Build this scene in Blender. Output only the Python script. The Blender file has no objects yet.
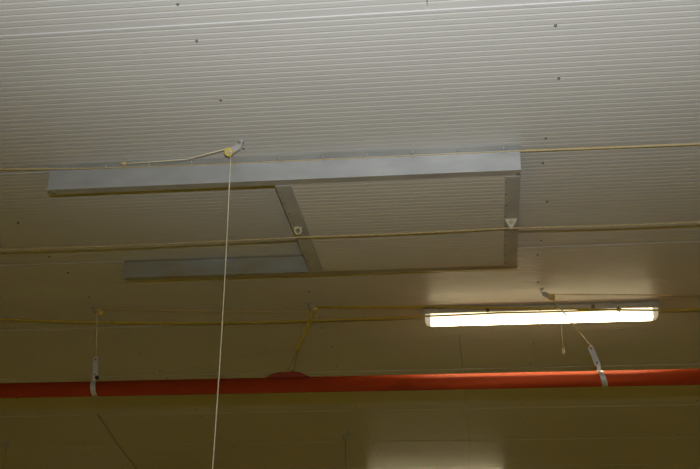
import bpy, math, random
from mathutils import Vector, Matrix

random.seed(7)
scene = bpy.context.scene
COL = scene.collection

# ------------------------------------------------------------------ camera
EYE = Vector((0.0, 0.0, 1.65))            # eye height above the barn floor
H = 4.10                                  # underside of the ceiling panels
R_ = Vector((0.99245264, 0.12170706, 0.0150047))
U_ = Vector((0.03601598, -0.40625568, 0.91304938))
W_ = Vector((-0.1172203, 0.90561786, 0.40757293))
cam = bpy.data.cameras.new('camera')
cam.sensor_width = 36.0
cam.lens = 36.0 * 1089.95 / 700.0
cam.clip_start = 0.02
cam.clip_end = 200
camo = bpy.data.objects.new('camera', cam)
COL.objects.link(camo)
M = Matrix((R_, U_, -W_)).transposed().to_4x4()
M.translation = EYE
camo.matrix_world = M
scene.camera = camo

# ------------------------------------------------------------------ world, lights, exposure
world = bpy.data.worlds.new('world')
scene.world = world
world.use_nodes = True
world.node_tree.nodes['Background'].inputs[0].default_value = (1.0, 0.8, 0.4, 1)
world.node_tree.nodes['Background'].inputs[1].default_value = 0.02

# the flash gun on its bracket above the lens
def flash(name, energy, half, elev, azim, stretch):
    l = bpy.data.lights.new(name, 'SPOT')
    l.energy = energy
    l.color = (0.955, 1.0, 1.06)
    l.spot_size = math.radians(2 * half)
    l.spot_blend = 1.0
    l.shadow_soft_size = 0.025
    o = bpy.data.objects.new(name, l)
    COL.objects.link(o)
    o.location = EYE + U_ * 0.28 + R_ * 0.02
    e, z = math.radians(elev), math.radians(azim)
    aim = Vector((math.sin(z) * math.cos(e), math.cos(z) * math.cos(e), math.sin(e)))
    o.rotation_euler = aim.to_track_quat('-Z', 'Y').to_euler()
    o.scale = (stretch, 1, 1)


flash('camera_flash', 1040, 29.4, 46.5, -1, 1.68)          # the wide, low beam of the tilted head
flash('camera_flash_spill', 150, 75, 35, -4, 1.0)     # light spilling past the head's reflector

LAMP_STRENGTH = 24.0      # straight down; the sides of a diffuser give a tenth of it
scene.view_settings.view_transform = 'Standard'
scene.view_settings.look = 'None'
scene.view_settings.gamma = 1.0
scene.view_settings.exposure = 0.0
scene.view_settings.use_curve_mapping = False


# ------------------------------------------------------------------ materials
def mat(name, col, rough=0.6, metal=0.0, var=0.0, scale=8.0, stretch=(1, 1, 1), bump=0.0,
        col2=None, spec=0.5, fine=0.0):
    m = bpy.data.materials.new(name)
    m.use_nodes = True
    nt = m.node_tree
    b = nt.nodes['Principled BSDF']
    b.inputs['Base Color'].default_value = (*col, 1)
    b.inputs['Roughness'].default_value = rough
    b.inputs['Metallic'].default_value = metal
    b.inputs['Specular IOR Level'].default_value = spec
    if var > 0 or bump > 0:
        tc = nt.nodes.new('ShaderNodeNewGeometry')
        mp = nt.nodes.new('ShaderNodeMapping')
        mp.inputs['Scale'].default_value = stretch
        nz = nt.nodes.new('ShaderNodeTexNoise')
        nz.inputs['Scale'].default_value = scale
        nz.inputs['Detail'].default_value = 6
        nz.inputs['Roughness'].default_value = 0.6
        nt.links.new(tc.outputs['Position'], mp.inputs['Vector'])
        nt.links.new(mp.outputs['Vector'], nz.inputs['Vector'])
        cr = nt.nodes.new('ShaderNodeValToRGB')
        c2 = col2 or tuple(c * (1 - var) for c in col)
        cr.color_ramp.elements[0].position = 0.32
        cr.color_ramp.elements[1].position = 0.68
        cr.color_ramp.elements[0].color = (*c2, 1)
        cr.color_ramp.elements[1].color = (*col, 1)
        nt.links.new(nz.outputs['Fac'], cr.inputs['Fac'])
        nt.links.new(cr.outputs['Color'], b.inputs['Base Color'])
        if bump > 0:
            bp = nt.nodes.new('ShaderNodeBump')
            bp.inputs['Strength'].default_value = bump
            bp.inputs['Distance'].default_value = 0.01
            nt.links.new(nz.outputs['Fac'], bp.inputs['Height'])
            nt.links.new(bp.outputs['Normal'], b.inputs['Normal'])
    return m


M_PANEL = mat('painted_sheet', (0.56, 0.55, 0.52), 0.42, var=0.08, scale=1.3, stretch=(0.5, 1.2, 1), spec=0.5)
M_HATCH = mat('hatch_sheet', (0.60, 0.565, 0.50), 0.5, var=0.08, scale=1.6, stretch=(0.5, 1.2, 1), spec=0.3)
M_DECK = mat('deck_board', (0.25, 0.23, 0.2), 0.9, var=0.3, scale=3)
M_GALV = mat('galvanised_steel', (0.585, 0.595, 0.59), 0.55, metal=0.6, var=0.22, scale=5.0, stretch=(0.7, 1.5, 2.0))
M_DULL = mat('dirty_galvanised_steel', (0.37, 0.41, 0.40), 0.6, metal=0.3, var=0.35, scale=3.0, stretch=(1, 1, 3), col2=(0.33, 0.29, 0.19))
M_GALV2 = mat('dull_galvanised_trim', (0.50, 0.50, 0.48), 0.55, metal=0.25, var=0.2, scale=6.0)
M_SCREW = mat('dark_screw', (0.15, 0.14, 0.12), 0.5, metal=0.4, var=0.2, scale=40)
M_BRIGHT = mat('bright_screw', (0.6, 0.61, 0.62), 0.35, metal=0.7, var=0.2, scale=40)
M_CREAM = mat('cream_plastic', (0.60, 0.53, 0.35), 0.6, var=0.2, scale=40)
M_ROPE = mat('tan_rope', (0.60, 0.48, 0.25), 0.85, var=0.35, scale=90, bump=0.4)
M_YROPE = mat('yellow_rope', (0.62, 0.48, 0.05), 0.8, var=0.35, scale=90, bump=0.4)
M_STRING = mat('pale_string', (0.80, 0.72, 0.52), 0.85, var=0.25, scale=120, bump=0.3)
M_YELLOW = mat('yellow_plastic', (0.80, 0.58, 0.08), 0.45, var=0.2, scale=30)
M_GREYP = mat('grey_metal_cheek', (0.50, 0.49, 0.46), 0.5, metal=0.15, var=0.2, scale=30)
M_STRAP = mat('zinc_strap', (0.66, 0.66, 0.65), 0.4, metal=0.35, var=0.2, scale=25)
M_RED = mat('red_plastic', (0.44, 0.054, 0.009), 0.68, var=0.14, scale=4.0, stretch=(0.6, 2, 2), spec=0.12)
M_REDD = mat('red_saddle', (0.31, 0.032, 0.006), 0.7, var=0.2, scale=12.0)
M_BLACK = mat('black_rubber', (0.02, 0.02, 0.018), 0.6, var=0.3, scale=30)
M_WIRE = mat('grey_wire', (0.16, 0.15, 0.12), 0.5, metal=0.5, var=0.2, scale=50)
M_CABLE = mat('dark_cable', (0.33, 0.29, 0.17), 0.7, var=0.2, scale=50)
M_HOUSE = mat('lamp_housing', (0.50, 0.48, 0.42), 0.5, var=0.12, scale=8)
M_WALL = mat('wall_sheet', (0.55, 0.50, 0.40), 0.6, var=0.12, scale=1.0)
M_FLOOR = mat('litter_floor', (0.60, 0.47, 0.035), 0.95, var=0.15, scale=6, bump=0.5)


def emit(name, col, strength):
    m = mat(name, (0.8, 0.8, 0.76), 0.3, var=0.05, scale=10)
    b = m.node_tree.nodes['Principled BSDF']
    b.inputs['Emission Color'].default_value = (*col, 1)
    b.inputs['Emission Strength'].default_value = strength
    return m


M_DIFF = emit('lit_diffuser', (1.0, 0.86, 0.52), LAMP_STRENGTH)
# the reflector tray behind the tube throws most of its light downward
_nt = M_DIFF.node_tree
_g = _nt.nodes.new('ShaderNodeNewGeometry')
_s = _nt.nodes.new('ShaderNodeSeparateXYZ')
_r = _nt.nodes.new('ShaderNodeMapRange')
_r.inputs['From Min'].default_value = -0.2
_r.inputs['From Max'].default_value = -0.95
_r.inputs['To Min'].default_value = LAMP_STRENGTH * 0.10
_r.inputs['To Max'].default_value = LAMP_STRENGTH
_nt.links.new(_g.outputs['Normal'], _s.inputs[0])
_nt.links.new(_s.outputs['Z'], _r.inputs['Value'])
_nt.links.new(_r.outputs['Result'], _nt.nodes['Principled BSDF'].inputs['Emission Strength'])
M_DEND = emit('diffuser_end', (1.0, 0.86, 0.56), 0.35)


# ------------------------------------------------------------------ helpers
def mesh(verts, faces, name='mesh', smooth=False):
    me = bpy.data.meshes.new(name)
    me.from_pydata([tuple(v) for v in verts], [], faces)
    me.validate()
    me.update()
    if smooth:
        for p in me.polygons:
            p.use_smooth = True
    return me


class MB:
    """collects shapes (world coordinates) for ONE mesh object"""
    def __init__(self):
        self.v, self.f, self.s = [], [], []

    def add(self, vs, fs, smooth=False):
        n = len(self.v)
        self.v += [Vector(v) for v in vs]
        self.f += [tuple(i + n for i in f) for f in fs]
        self.s += [smooth] * len(fs)
        return self

    def box(self, a, b):
        x0, y0, z0 = a
        x1, y1, z1 = b
        vs = [(x0, y0, z0), (x1, y0, z0), (x1, y1, z0), (x0, y1, z0),
              (x0, y0, z1), (x1, y0, z1), (x1, y1, z1), (x0, y1, z1)]
        return self.add(vs, [(3, 2, 1, 0), (4, 5, 6, 7), (0, 1, 5, 4), (1, 2, 6, 5), (2, 3, 7, 6), (3, 0, 4, 7)])

    def obox(self, p, q, wdir, w, t):
        """box from p to q, w wide along wdir, t thick; corners chamfered at the ends"""
        p, q = Vector(p), Vector(q)
        d = (q - p).normalized()
        wd = Vector(wdir)
        wd = (wd - d * wd.dot(d)).normalized()
        n = d.cross(wd)
        L = (q - p).length
        c = min(w * 0.3, L * 0.2)
        prof = [(0, -w / 2 + c), (c, -w / 2), (L - c, -w / 2), (L, -w / 2 + c), (L, w / 2 - c), (L - c, w / 2), (c, w / 2), (0, w / 2 - c)]
        return self.prism([p + d * a + wd * b for a, b in prof], n * t)

    def prism(self, poly, ext):
        ext = Vector(ext)
        k = len(poly)
        vs = [Vector(p) - ext / 2 for p in poly] + [Vector(p) + ext / 2 for p in poly]
        fs = [tuple(range(k))[::-1], tuple(range(k, 2 * k))]
        fs += [(i, (i + 1) % k, k + (i + 1) % k, k + i) for i in range(k)]
        return self.add(vs, fs)

    def tube(self, pts, r, n=8, closed=False):
        pts = [Vector(p) for p in pts]
        k = len(pts)
        vs, fs = [], []
        ref = None
        for i, p in enumerate(pts):
            if closed:
                d = pts[(i + 1) % k] - pts[i - 1]
            else:
                d = pts[min(i + 1, k - 1)] - pts[max(i - 1, 0)]
            d.normalize()
            if ref is None:
                ref = Vector((0, 0, 1)) if abs(d.z) < 0.9 else Vector((0, 1, 0))
            a = (ref - d * ref.dot(d)).normalized()
            ref = a
            b = d.cross(a)
            rr = r[i] if isinstance(r, (list, tuple)) else r
            for j in range(n):
                t = 2 * math.pi * j / n
                vs.append(p + a * math.cos(t) * rr + b * math.sin(t) * rr)
        for i in range(k if closed else k - 1):
            i2 = (i + 1) % k
            for j in range(n):
                j2 = (j + 1) % n
                fs.append((i * n + j, i * n + j2, i2 * n + j2, i2 * n + j))
        if not closed:
            fs.append(tuple(range(n))[::-1])
            fs.append(tuple((k - 1) * n + j for j in range(n)))
        return self.add(vs, fs, True)

    def ring(self, c, axis, R, r, n=14, m=6):
        c, ax = Vector(c), Vector(axis).normalized()
        u = ax.orthogonal().normalized()
        w = ax.cross(u)
        return self.tube([c + (u * math.cos(2 * math.pi * i / n) + w * math.sin(2 * math.pi * i / n)) * R for i in range(n)], r, m, True)

    def lathe(self, c, axis, prof, n=16):
        """prof: (along axis, radius) pairs"""
        c, ax = Vector(c), Vector(axis).normalized()
        u = ax.orthogonal().normalized()
        w = ax.cross(u)
        vs, fs = [], []
        for a, r in prof:
            for j in range(n):
                t = 2 * math.pi * j / n
                vs.append(c + ax * a + (u * math.cos(t) + w * math.sin(t)) * r)
        for i in range(len(prof) - 1):
            for j in range(n):
                j2 = (j + 1) % n
                fs.append((i * n + j, i * n + j2, (i + 1) * n + j2, (i + 1) * n + j))
        fs.append(tuple(range(n))[::-1])
        fs.append(tuple((len(prof) - 1) * n + j for j in range(n)))
        return self.add(vs, fs, True)

    def build(self, name, material, parent=None, origin=None):
        if origin is None:
            lo = Vector([min(v[i] for v in self.v) for i in range(3)])
            hi = Vector([max(v[i] for v in self.v) for i in range(3)])
            origin = (lo + hi) / 2
        me = mesh([v - origin for v in self.v], self.f, name)
        for p, s in zip(me.polygons, self.s):
            p.use_smooth = s
        me.materials.append(material)
        o = bpy.data.objects.new(name, me)
        COL.objects.link(o)
        o.location = origin
        if parent:
            o.parent = parent
            o.location = origin - wloc(parent)
        return o


def wloc(o):
    l = Vector(o.location)
    while o.parent:
        o = o.parent
        l += Vector(o.location)
    return l


def tag(o, label=None, cat=None, group=None, kind=None):
    if label: o['label'] = label
    if cat: o['category'] = cat
    if group: o['group'] = group
    if kind: o['kind'] = kind
    return o


def thing(name, loc, label, cat, group=None):
    o = bpy.data.objects.new(name, None)
    o.empty_display_size = 0.05
    COL.objects.link(o)
    o.location = loc
    return tag(o, label, cat, group)


def share(src, name, loc, parent):
    """copy of a piece that shares its mesh, at a world location"""
    c = src.copy()
    c.name = name
    COL.objects.link(c)
    c.parent = parent
    c.location = Vector(loc) - (wloc(parent) if parent else Vector((0, 0, 0)))
    return c


def V(x, y, dz):
    """a point dz below the ceiling"""
    return Vector((x, y, H - dz))


# ------------------------------------------------------------------ the room
X0, X1, Y0, Y1 = -9.0, 8.0, -3.0, 17.5
PW = 1.14759                 # cover width of one ceiling panel
J0 = 3.40907                 # a joint between two panels
deck = MB().box((X0, Y0, H + 0.062), (X1, Y1, H + 0.14)).build('ceiling', M_DECK)
tag(deck, 'pale ribbed metal sandwich panel ceiling of the barn', 'ceiling', kind='structure')
fl_o = MB().box((X0, Y0, -0.1), (X1, Y1, 0)).build('floor', M_FLOOR)
tag(fl_o, 'brown litter floor of the barn', 'floor', kind='structure')
for nm, a, b in (('wall_back', (X0, Y1, 0), (X1, Y1 + .12, H + .14)), ('wall_front', (X0, Y0 - .12, 0), (X1, Y0, H + .14)),
                 ('wall_left', (X0 - .12, Y0 - .12, 0), (X0, Y1 + .12, H + .14)), ('wall_right', (X1, Y0 - .12, 0), (X1 + .12, Y1 + .12, H + .14))):
    w = MB().box(a, b).build(nm, M_WALL)
    tag(w, nm.replace('wall_', '') + ' wall of the barn in cream sheet', 'wall', kind='structure')

PITCH = 0.0382
RISE = 0.0014


def rib_profile(width, lip=True):
    """(distance, height) across a micro-ribbed sheet"""
    pr = []
    v = 0.0
    if lip:
        pr += [(0, -0.0030), (0.012, -0.0030), (0.016, 0)]
        v = 0.022
    else:
        pr += [(0, 0)]
        v = 0.012
    while v + PITCH < width - 0.004:
        pr += [(v, 0), (v + 0.0050, RISE), (v + 0.0075, RISE), (v + 0.0125, 0)]
        v += PITCH
    pr.append((width, 0))
    return pr


def ribbed(x0, x1, y0, width, z, thick, lip=True):
    pr = rib_profile(width, lip)
    n = len(pr)
    vs = [(x0, y0 + a, z + b) for a, b in pr] + [(x1, y0 + a, z + b) for a, b in pr]
    fs = [(i, i + 1, n + i + 1, n + i) for i in range(n - 1)]
    k = len(vs)
    vs += [(x0, y0, z + thick), (x0, y0 + width, z + thick), (x1, y0 + width, z + thick), (x1, y0, z + thick)]
    fs += [(k, k + 1, k + 2, k + 3), (0, n, k + 3, k), (n - 1, k + 1, k + 2, 2 * n - 1)]
    fs += [tuple(range(n - 1, -1, -1)) + (k, k + 1), tuple(range(n, 2 * n)) + (k + 2, k + 3)]
    return MB().add(vs, fs)


def row_seams(r):
    base = {-1: -0.16, 2: -3.065, 3: -0.158, 4: -0.158, 5: -0.158}.get(r)
    if base is None:
        base = -0.158 if r > 5 else 3.4 + 0.3 * (r % 2)
    s = [base + 7.0 * k for k in range(-3, 4)]
    return [X0] + [x for x in s if X0 + 0.3 < x < X1 - 0.3] + [X1]


for r in range(-5, 12):
    y0 = J0 + r * PW
    if y0 < Y0 - 0.1 or y0 + PW > Y1 + 0.1:
        continue
    s = row_seams(r)
    for a, b in zip(s[:-1], s[1:]):
        ribbed(a + 0.0014, b - 0.0014, y0 + 0.0025, PW - 0.005, H, 0.06).build('ceiling_panel', M_PANEL, deck)

# screws that hold the panels to the purlins
sc0 = None
for px in (-3.905, -2.49, -1.08, 0.335, 1.75):
    for r in range(-1, 7):
        for off in (0.13, 0.56, 1.035):
            y = J0 + r * PW + off + random.uniform(-0.03, 0.03)
            x = px + random.uniform(-0.02, 0.02)
            if -2.1 < x < 0.25 and 4.45 < y < 5.85:
                continue
            if sc0 is None:
                c = V(x, y, 0)
                sc0 = MB().lathe(c, (0, 0, -1), [(-0.002, 0.0062), (0.002, 0.0062), (0.003, 0.0042), (0.006, 0.0038)], 8).build('screw', M_SCREW, deck, origin=c)
            else:
                share(sc0, 'screw', V(x, y, 0), deck)

# ------------------------------------------------------------------ sliding hatch and its two rails
RZ = 0.108       # rail drop


def rail(x0, x1, yw, flange, label, m_=M_GALV, RZ=RZ):
    t = 0.003
    # z-shaped steel profile: flange on the ceiling, web, bottom flange turned away
    poly = [(yw - flange, 0.0035), (yw, 0.0035), (yw, RZ), (yw + 0.052, RZ), (yw + 0.052, RZ - 0.014), (yw + 0.049, RZ - 0.014),
            (yw + 0.049, RZ - t), (yw + t, RZ - t), (yw + t, 0.0012), (yw - flange, 0.0012)]
    xm = (x0 + x1) / 2
    m = MB().prism([Vector((xm, a, H - b)) for a, b in poly], (x1 - x0, 0, 0))
    o = m.build('hatch_rail', m_)
    return tag(o, label, 'rail', 'rails of the sliding ceiling hatch')


near = rail(-2.08, 0.205, 4.545, 0.058, 'long bright galvanised steel rail along the near side of the ceiling hatch')
far = rail(-2.075, 0.21, 5.718, 0.02, 'dull galvanised rail on the far side of the ceiling hatch, by the ribbed panel', M_DULL, 0.100)
s0 = None
for i in range(11):
    x = -2.0 + i * 0.213
    p = Vector((x, 4.523, H - 0.0035))
    if s0 is None:
        s0 = MB().lathe(p, (0, 0, -1), [(-0.001, 0.008), (0.002, 0.008), (0.003, 0.005), (0.008, 0.0045)], 8).build('rail_screw', M_BRIGHT, near, origin=p)
    else:
        share(s0, 'rail_screw', p, near)
for x in (0.192, -2.06):
    p = Vector((x, 4.580, H - RZ))
    MB().lathe(p, (0, 0, -1), [(-0.001, 0.008), (0.002, 0.008), (0.008, 0.005)], 8).build('end_screw', M_SCREW, near, origin=p)

HX0, HX1, HY0, HY1 = -0.962, 0.204, 4.604, 5.706
hz = H - RZ + 0.002
hatch = thing('sliding_hatch', ((HX0 + HX1) / 2, (HY0 + HY1) / 2, hz), 'pale ribbed sliding hatch panel with grey edge strips between two steel rails', 'hatch')
ribbed(HX0 + 0.004, HX1 - 0.004, HY0, HY1 - HY0, hz, 0.05, lip=False).build('ribbed_sheet', M_HATCH, hatch)
for a, b in ((HX0, HX0 + 0.075), (HX1 - 0.072, HX1)):
    e = MB().box((a, HY0, hz - 0.005), (b, HY1, hz - 0.0016))
    out = a if a < -0.5 else b - 0.003
    e.box((out, HY0, hz - 0.004), (out + 0.003, HY1, hz + 0.055))
    e.build('edge_strip', M_GALV2, hatch)
rv0 = None
for a in (HX0 + 0.012, HX1 - 0.066):
    for i in range(9):
        p = Vector((a, HY0 + 0.06 + i * 0.125, hz - 0.005))
        if rv0 is None:
            rv0 = MB().lathe(p, (0, 0, -1), [(-0.001, 0.0045), (0.002, 0.004)], 6).build('rivet', M_SCREW, hatch, origin=p)
        else:
            share(rv0, 'rivet', p, hatch)
# ring eye on the left strip: disc collar with a hole and a pointed tab
ez = hz - 0.005
c = Vector((-0.931, 5.085, ez))
e = MB()
tilt = Vector((0.0, -0.85, -0.5))
e.ring(c + Vector((0, 0, -0.018)), tilt, 0.0165, 0.0065, 16, 8)
e.obox(c + Vector((-0.026, 0, -0.004)), c + Vector((0.026, 0, -0.004)), (0, 1, 0), 0.016, 0.005)
e.build('cord_eye', M_CREAM, hatch)['label'] = 'cream ring eye'
# triangular plate on the right strip
c = Vector((0.165, 5.082, ez))
e = MB()
up = Vector((0, -0.40, 0.91))
rt = Vector((1, 0, 0))
pt = lambda a, b: c + rt * a + up * b + Vector((0, 0, -0.022))
e.prism([pt(-0.028, 0.024), pt(0.028, 0.024), pt(0.031, 0.019), pt(0.004, -0.030), pt(-0.004, -0.030), pt(-0.031, 0.019)], Vector((0, -0.0055, -0.0024)))
e.lathe(pt(0, 0.008) + Vector((0, -0.002, -0.001)), (0, -0.91, -0.41), [(0, 0.009), (0.006, 0.008), (0.008, 0.004)], 10)
e.build('cord_hook', M_CREAM, hatch)['label'] = 'cream triangular hook'


# ------------------------------------------------------------------ pulleys
def pulley(hook, wheel, R, label, axis=(0.15, -1, -0.35), cheek=True, wm=M_YELLOW):
    hook, wheel = Vector(hook), Vector(wheel)
    t = thing('pulley', hook, label, 'pulley', 'cord pulleys screwed to the ceiling')
    ax = Vector(axis).normalized()
    d = (wheel - hook).normalized()
    # base plate and screw eye
    b = MB().lathe(hook, (0, 0, -1), [(0, 0.016), (0.003, 0.016), (0.004, 0.006), (0.016, 0.005)], 10)
    b.build('screw_base', M_GREYP, t)
    MB().ring(hook + Vector((0, 0, -0.024)), (d.cross(ax)), 0.0115, 0.0033, 14, 6).build('eye', M_BRIGHT, t)
    # grooved wheel
    wh = MB().lathe(wheel, ax, [(-0.009, R * 0.45), (-0.009, R), (-0.006, R), (-0.002, R * 0.78), (0.002, R * 0.78), (0.006, R), (0.009, R), (0.009, R * 0.45)], 18).build('wheel', wm, t)
    MB().lathe(wheel, ax, [(-0.016, 0.004), (-0.016, 0.006), (0.016, 0.006), (0.016, 0.004)], 10).build('axle', M_GREYP, wh)
    if cheek:
        s = hook + Vector((0, 0, -0.02)) + d * 0.008
        for k in (-1, 1):
            MB().obox(s + ax * k * 0.012, wheel + d * 0.008 + ax * k * 0.012, d.cross(ax), R * 1.25, 0.0025).build('cheek_plate', M_GREYP, t)
    return t


P0h, P0w = V(-1.078, 4.345, 0), V(-1.128, 4.318, 0.070)
pulley(P0h, P0w, 0.020, 'yellow wheel pulley on the ceiling, with the long string hanging from it')
P1h, P1w = V(-2.522, 6.46, 0), V(-2.452, 6.40, 0.055)
pulley(P1h, P1w, 0.020, 'small yellow pulley above the left pipe hanger')
P2h, P2w = V(-1.098, 6.50, 0), V(-1.052, 6.47, 0.055)
pulley(P2h, P2w, 0.020, 'small yellow pulley with a doubled yellow cord above the red saddle')
P3h, P3w = V(0.372, 6.37, 0), V(0.428, 6.355, 0.060)
pulley(P3h, P3w, 0.022, 'yellow pulley in front of the lit lamp above the right pipe hanger')
P4h, P4w = V(-4.60, 9.95, 0), V(-4.615, 10.0, 0.065)
pulley(P4h, P4w, 0.026, 'far dim pulley at the left edge beyond the red pipe', wm=M_GREYP)
P5h, P5w = V(-1.235, 9.80, 0), V(-1.285, 9.86, 0.060)
pulley(P5h, P5w, 0.026, 'far dim pulley beyond the red pipe near the second lamp', wm=M_GREYP)


# ------------------------------------------------------------------ cords
def cord(name, pts, r, m, label, sag=0.004, cat='cord', group=None):
    out, rad = [], []
    rs = r if isinstance(r, (list, tuple)) else [r] * len(pts)
    pts = [Vector(p) for p in pts]
    for j, (a, b) in enumerate(zip(pts[:-1], pts[1:])):
        L = (b - a).length
        n = max(2, min(8, int(L / 0.15)))
        for i in range(n):
            t = i / n
            p = a.lerp(b, t)
            p.z -= sag * min(L, 1.2) * 4 * t * (1 - t)
            out.append(p)
            rad.append(rs[j] + (rs[j + 1] - rs[j]) * t)
    out.append(pts[-1])
    rad.append(rs[-1])
    o = MB().tube(out, rad, 7).build(name, m)
    return tag(o, label, cat, group)


def knot(parent, p, r, m):
    k = MB()
    p = Vector(p)
    k.tube([p + Vector((-r * 1.5, 0, 0)), p + Vector((-r * .8, 0, 0)), p, p + Vector((r * .8, 0, 0)), p + Vector((r * 1.5, 0, 0))], [r * .35, r * .9, r * 1.05, r * .9, r * .35], 8)
    k.tube([p + Vector((0, 0, -r * .5)), p + Vector((r * .6, -r * .4, -r * 1.9))], r * .35, 6)
    k.tube([p + Vector((-r * .3, 0, r * .5)), p + Vector((r * .1, -r * .4, r * 1.7))], r * .35, 6)
    return k.build('knot', m, parent)


# cord over the first pulley, then the long string down
c1 = cord('tan_cord', [V(-1.672, 4.470, 0.026), V(-1.62, 4.435, 0.040), V(-1.35, 4.39, 0.058), P0w + Vector((-0.004, 0, 0.021))], 0.0029, M_STRING,
          'thin pale cord slanting from a knot above the near rail to the pulley', 0.004)
knot(c1, V(-1.676, 4.460, 0.026), 0.011, M_ROPE)
c2 = cord('tan_cord', [V(-8.6, 4.44, 0.03), V(-2.30, 4.468, 0.024), V(-2.05, 4.490, 0.022), V(-1.65, 4.523, 0.016), V(0.19, 4.530, 0.016), V(0.22, 4.528, 0.017), V(1.02, 4.525, 0.024), V(7.6, 4.54, 0.03)], [0.0048, 0.0048, 0.004, 0.003, 0.003, 0.0058, 0.0058, 0.0058], M_ROPE,
          'tan cord stretched along the top of the near rail and past both its ends', 0.001)
sp = P0w + Vector((0.012, -0.004, -0.018))
pts = [sp]
N = 30
for i in range(1, N + 1):
    t = i / N
    pts.append(Vector((sp.x + 0.006 * math.sin(t * 5.2) + 0.02 * t, sp.y, sp.z - t * 2.55)))
st = MB().tube(pts, 0.0027, 7).build('hanging_string', M_STRING)
tag(st, 'long pale string hanging straight down from the pulley past the pipe', 'string')
knot(st, pts[-1], 0.012, M_STRING)

# the rope that crosses under the hatch
c3 = cord('hatch_rope', [V(-8.7, 5.155, 0.15), V(-2.575, 5.147, 0.150), V(-0.937, 5.122, 0.150), V(0.134, 5.112, 0.146), V(1.098, 5.113, 0.150), V(7.7, 5.13, 0.15)], 0.0052, M_ROPE,
          'long tan rope crossing under the sliding hatch from side to side', 0.004)

# cords along the row of pulleys above the pipe
c4 = cord('yellow_cord', [V(-8.7, 6.2, 0.1), V(-3.106, 6.357, 0.1), V(-2.3, 6.49, 0.1), V(-1.558, 6.549, 0.1), V(-0.382, 6.525, 0.1), V(0.1, 6.50, 0.1), V(0.83, 6.515, 0.094)], 0.0055, M_YROPE,
          'yellow cord running from the left edge and ending in a knot on the lamp', 0.003)
knot(c4, V(0.845, 6.515, 0.094), 0.011, M_WIRE)
c5 = cord('thin_cord', [P1w + Vector((0.0, 0, 0.018)), V(-1.098, 6.44, 0.080)], 0.0024, M_ROPE,
          'thin faint cord stretched between the left and middle pulleys', 0.003)
c6 = cord('yellow_cord', [P2w + Vector((0.006, 0, 0.018)), V(-0.335, 6.36, 0.095), V(0.35, 6.42, 0.105), V(1.08, 6.49, 0.115), V(1.34, 6.50, 0.11), V(7.6, 6.52, 0.11)], 0.0058, M_YROPE,
          'thick yellow cord running right from the middle pulley along the lamp', 0.003)
c7 = cord('thin_cord', [P3w + Vector((0.0, 0, 0.02)), V(1.302, 6.31, 0.09), V(7.6, 6.36, 0.09)], 0.0026, M_ROPE,
          'thin tan cord running right from the pulley above the lamp', 0.003)

# ------------------------------------------------------------------ red pipe with its hangers
PY, PZ, PR = 6.60, EYE.z + 1.940, 0.049
pp = thing('feed_pipe', (-0.5, PY, PZ), 'long red plastic feed pipe hung level below the ceiling', 'pipe')
MB().lathe((-8.6, PY, PZ), (1, 0, 0), [(0, PR * .9), (0.0, PR), (8.1, PR)] + [(8.1, PR)] + [(16.2, PR), (16.2, PR * .9)], 28).build('pipe_tube', M_RED, pp)


def hanger(top, bot, band_x0, band_x1, label, knob=None):
    """zinc plate on the cord, band bent round the pipe"""
    top, bot = Vector(top), Vector(bot)
    t = thing('pipe_hanger', bot, label, 'hanger', 'zinc hangers of the red pipe')
    pl = MB().obox(top, bot, (1, 0, 0), 0.034, 0.006).build('plate', M_STRAP, t)
    for k in (0.14, 0.86):
        p = top.lerp(bot, k)
        MB().lathe(p, (0, -1, 0), [(-0.005, 0.006), (0.005, 0.006), (0.007, 0.004)], 8).build('bolt', M_SCREW, pl)
    # band: wraps the pipe, leaning from band_x0 (top) to band_x1 (bottom)
    vs, fs = [], []
    n = 26
    w = 0.017
    for i in range(n + 1):
        a = math.pi * (0.62 + 1.75 * i / n)      # from the top, round the near side and underneath
        ca, sa = math.cos(a), math.sin(a)
        yy, zz = ca, sa
        tt = (1 - zz) / 2
        x = band_x0 + (band_x1 - band_x0) * tt
        for rr in (PR + 0.001, PR + 0.004):
            for s in (-1, 1):
                vs.append((x + s * w, PY + yy * rr, PZ + zz * rr))
    for i in range(n):
        b0, b1 = i * 4, (i + 1) * 4
        for q in ((0, 1, 1, 0), ):
            fs += [(b0, b0 + 1, b1 + 1, b1), (b0 + 2, b1 + 2, b1 + 3, b0 + 3), (b0, b1, b1 + 2, b0 + 2), (b0 + 1, b0 + 3, b1 + 3, b1 + 1)]
    fs += [(0, 2, 3, 1), (n * 4, n * 4 + 1, n * 4 + 3, n * 4 + 2)]
    m = MB().add(vs, fs)
    # tail of the band up to the plate
    m.obox((band_x0, PY - PR * 0.60, PZ + PR * 0.90), bot + Vector((0, -0.004, 0.02)), (1, 0, 0), 0.024, 0.004)
    m.build('band', M_STRAP, t)
    if knob:
        MB().lathe(knob, (0.3, -1, -0.1), [(-0.014, 0.010), (-0.012, 0.014), (0.006, 0.014), (0.010, 0.009)], 10).build('rubber_knob', M_BLACK, t)
    return t


hanger((-2.506, 6.56, EYE.z + 2.145), (-2.498, 6.56, EYE.z + 2.005), -2.508, -2.494, 'upright zinc hanger plate and band on the left of the red pipe', Vector((-2.482, 6.556, EYE.z + 2.002)))
hanger((0.657, 6.56, EYE.z + 2.140), (0.698, 6.56, EYE.z + 2.012), 0.703, 0.733, 'leaning zinc hanger plate and band on the pipe below the lit lamp')
cord('hanger_string', [P1w + Vector((-0.02, 0, -0.005)), Vector((-2.500, 6.545, EYE.z + 2.136))], 0.0034, M_STRING, 'pale string from the left pulley down to the upright hanger', 0.0, 'string')
cord('hanger_string', [P3w + Vector((0.012, 0, -0.016)), Vector((0.659, 6.545, EYE.z + 2.132))], 0.0044, M_STRING, 'pale slanting string from the lamp side pulley to the leaning hanger', 0.0, 'string')
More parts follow.
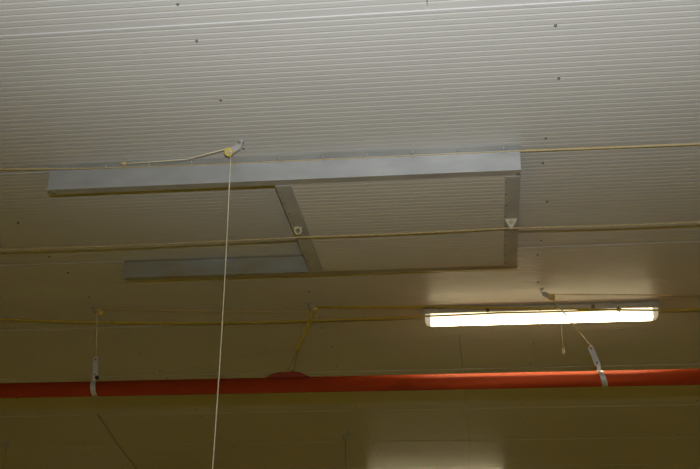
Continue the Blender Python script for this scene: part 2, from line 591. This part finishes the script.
# short loose end beside the left string
cord('loose_string', [Vector((-2.475, 6.44, EYE.z + 2.33)), Vector((-2.492, 6.44, EYE.z + 2.26)), Vector((-2.512, 6.44, EYE.z + 2.19))], 0.0024, M_ROPE,
     'short loose string end beside the upright hanger string', 0.0, 'string')
# pull string with a toggle in front of the lamp
tg = thing('pull_toggle', (0.486, 6.45, EYE.z + 2.06), 'thin pull string with a small toggle hanging below the lamp', 'string')
MB().tube([P3w + Vector((0.022, 0.01, -0.01)), Vector((0.470, 6.42, EYE.z + 2.33)), Vector((0.482, 6.45, EYE.z + 2.27)), Vector((0.484, 6.45, EYE.z + 2.18)), Vector((0.486, 6.45, EYE.z + 2.085))], 0.0022, 6).build('string', M_STRING, tg)
MB().lathe((0.4865, 6.45, EYE.z + 2.092), (0, 0, -1), [(0, 0.003), (0.012, 0.008), (0.030, 0.009), (0.038, 0.006)], 10).build('toggle', M_STRING, tg)

# red saddle clamped on top of the pipe, with its wires and the doubled cord
sd = MB()
prof = [(-0.142, -0.012), (-0.135, 0.006), (-0.115, 0.018), (-0.088, 0.030), (-0.055, 0.036), (0.055, 0.036), (0.085, 0.030), (0.110, 0.018), (0.130, 0.006), (0.140, -0.012)]
NS = 7
vs, fs = [], []
for a, b in prof:                                   # stations along the pipe: arched underside, domed top
    top, bot = [], []
    for i in range(NS):
        y = -0.027 + 0.054 * i / (NS - 1)
        zb = math.sqrt((PR + 0.0008) ** 2 - y * y)
        zt = max(zb + 0.002, PR + b - 0.010 * (y / 0.027) ** 2)
        bot.append((-1.237 + a, PY + y, PZ + zb))
        top.append((-1.237 + a, PY + y, PZ + zt))
    vs += bot + top[::-1]
K = 2 * NS
for j in range(len(prof) - 1):
    fs += [(j * K + i, j * K + (i + 1) % K, (j + 1) * K + (i + 1) % K, (j + 1) * K + i) for i in range(K)]
fs += [tuple(range(K))[::-1], tuple((len(prof) - 1) * K + i for i in range(K))]
sd.add(vs, fs)
sdo = sd.build('pipe_saddle', M_REDD)
tag(sdo, 'dark red saddle clamped on top of the pipe', 'saddle')
MB().ring((-1.212, PY, PZ + PR + 0.036), (0, 1, 0), 0.010, 0.003, 12, 6).build('eye_bolt', M_WIRE, sdo)
mid = Vector((-1.182, 6.57, EYE.z + 2.160))
dc = thing('doubled_cord', mid, 'doubled yellow cord hanging from the middle pulley toward the red saddle', 'cord')
a0 = P2w + Vector((-0.004, -0.020, -0.020))
MB().tube([a0 + Vector((0.014, 0, 0.01)), a0.lerp(mid, 0.35) + Vector((0.005, 0, 0)), a0.lerp(mid, 0.7) + Vector((0.004, 0, 0)), mid], 0.0048, 7).build('strand', M_YROPE, dc)
MB().tube([a0 + Vector((-0.036, 0, 0.024)), a0 + Vector((-0.016, 0, -0.012)), a0.lerp(mid, 0.45) + Vector((-0.007, 0, 0)), mid], 0.0044, 7).build('strand', M_YROPE, dc)
MB().tube([mid + Vector((0.003, 0, 0.04)), mid + Vector((0, 0, 0.02)), mid + Vector((-0.002, 0, -0.008))], [0.007, 0.0085, 0.006], 8).build('whipping', M_YROPE, dc)
for k, dx in enumerate((-0.05, -0.008)):
    cord('saddle_wire', [mid + Vector((-0.001 + 0.003 * k, 0, -0.006)), Vector((-1.19 + dx, 6.592, PZ + PR + 0.034))], 0.0016, M_WIRE,
         ('left' if k == 0 else 'right') + ' one of two thin dark wires rising from the red saddle', 0.0, 'wire')


# ------------------------------------------------------------------ fluorescent lamps
def lamp(x0, x1, yf, label, far=False):
    yc = yf + 0.060
    t = thing('fluorescent_lamp', ((x0 + x1) / 2, yc, H), label, 'lamp', 'fluorescent lamps under the ceiling')
    xm = (x0 + x1) / 2
    # housing: shallow tray, wider at the bottom
    LD = 0.85
    hp = [(-0.050, 0.001), (0.050, 0.001), (0.060, 0.018), (0.066, 0.055), (-0.066, 0.055), (-0.060, 0.018)]
    hp = [(a, b * LD) for a, b in hp]
    MB().prism([Vector((xm, yc + a, H - b)) for a, b in hp], (x1 - x0, 0, 0)).build('housing', M_HOUSE, t)
    # diffuser: rounded trough, the lit length
    dp = [(-0.054, 0.0552), (0.054, 0.0552), (0.053, 0.085), (0.046, 0.108), (0.028, 0.121), (0, 0.125), (-0.028, 0.121), (-0.046, 0.108), (-0.053, 0.085)]
    dp = [(a, b * LD) for a, b in dp]
    e = 0.035
    MB().prism([Vector((xm, yc + a, H - b)) for a, b in dp], (x1 - x0 - 2 * e - 0.02, 0, 0)).build('diffuser', M_DIFF, t)
    for s, xa in ((-1, x0 + 0.01), (1, x1 - 0.01)):
        k = len(dp)
        vs = [Vector((xa - s * e, yc + a, H - b)) for a, b in dp]
        vs += [Vector((xa - s * e * 0.35, yc + a * 0.99, H - 0.0470 - (b - 0.0470) * 0.97)) for a, b in dp]
        vs += [Vector((xa, yc + a * 0.92, H - 0.0470 - (b - 0.0470) * 0.72)) for a, b in dp]
        fs = [tuple(range(k)), tuple(range(2 * k, 3 * k))[::-1]]
        for q in (0, k):
            fs += [(q + i, q + (i + 1) % k, q + k + (i + 1) % k, q + k + i) for i in range(k)]
        MB().add(vs, fs).build('diffuser_end', M_DEND, t)
    for i in range(5):
        x = x0 + 0.08 + i * (x1 - x0 - 0.16) / 4
        m = MB().obox((x, yc - 0.0640, H - 0.018), (x, yc - 0.0640, H - 0.050), (1, 0, 0), 0.022, 0.007)
        m.obox((x, yc - 0.0690, H - 0.024), (x, yc - 0.0690, H - 0.044), (1, 0, 0), 0.010, 0.005)
        m.build('clip', M_WIRE if i % 2 else M_GREYP, t)
    return t


lamp(-0.372, 1.113, 6.625, 'lit fluorescent lamp just above the red pipe')
lamp(-1.32, 0.20, 11.92, 'far fluorescent lamp hidden just below the bottom edge, lighting the far ceiling')

# unseen copies of the lamp, added to give the ceiling its warm ambient light
for lx, ly in ((-5.9, 6.625), (5.6, 6.625), (-7.3, 11.31), (5.2, 11.31), (-5.9, 1.9), (5.6, 1.9), (0.37, -1.8), (-5.9, -1.8), (5.6, -1.8), (-5.9, 15.4), (0.0, 15.4), (5.6, 15.4)):
    side = 'left' if lx < -1 else ('right' if lx > 1 else 'middle')
    lamp(lx - 0.742, lx + 0.742, ly, 'unseen fluorescent lamp added for warm ambient light, %s row, %s' % (side, 'behind the camera' if ly < 0 else 'overhead beside the camera' if ly < 3 else 'level with the red pipe' if ly < 8 else 'level with the far lamp' if ly < 13 else 'by the end wall'))

# dark cable on the ceiling at the far left, and the cords of the far pulleys
cord('ceiling_cable', [V(-3.405, 9.12, 0.005), V(-3.603, 10.324, 0.006), V(-3.721, 11.186, 0.006), V(-3.9, 12.4, 0.006)], 0.0045, M_CABLE,
     'dark cable lying slantwise on the dim far ceiling at lower left', 0.0, 'cable')
cord('far_string', [P4w + Vector((0.0, 0, -0.02)), Vector((-4.62, 10.0, EYE.z + 1.6)), Vector((-4.63, 10.0, EYE.z + 1.2))], 0.006, M_YROPE,
     'dim brown string hanging from the far left pulley', 0.0, 'string')
cord('far_string', [P5w + Vector((0.0, 0, -0.02)), Vector((-1.285, 9.9, EYE.z + 1.6)), Vector((-1.285, 9.9, EYE.z + 1.2))], 0.004, M_CABLE,
     'dim string hanging from the far pulley beside the second lamp', 0.0, 'string')
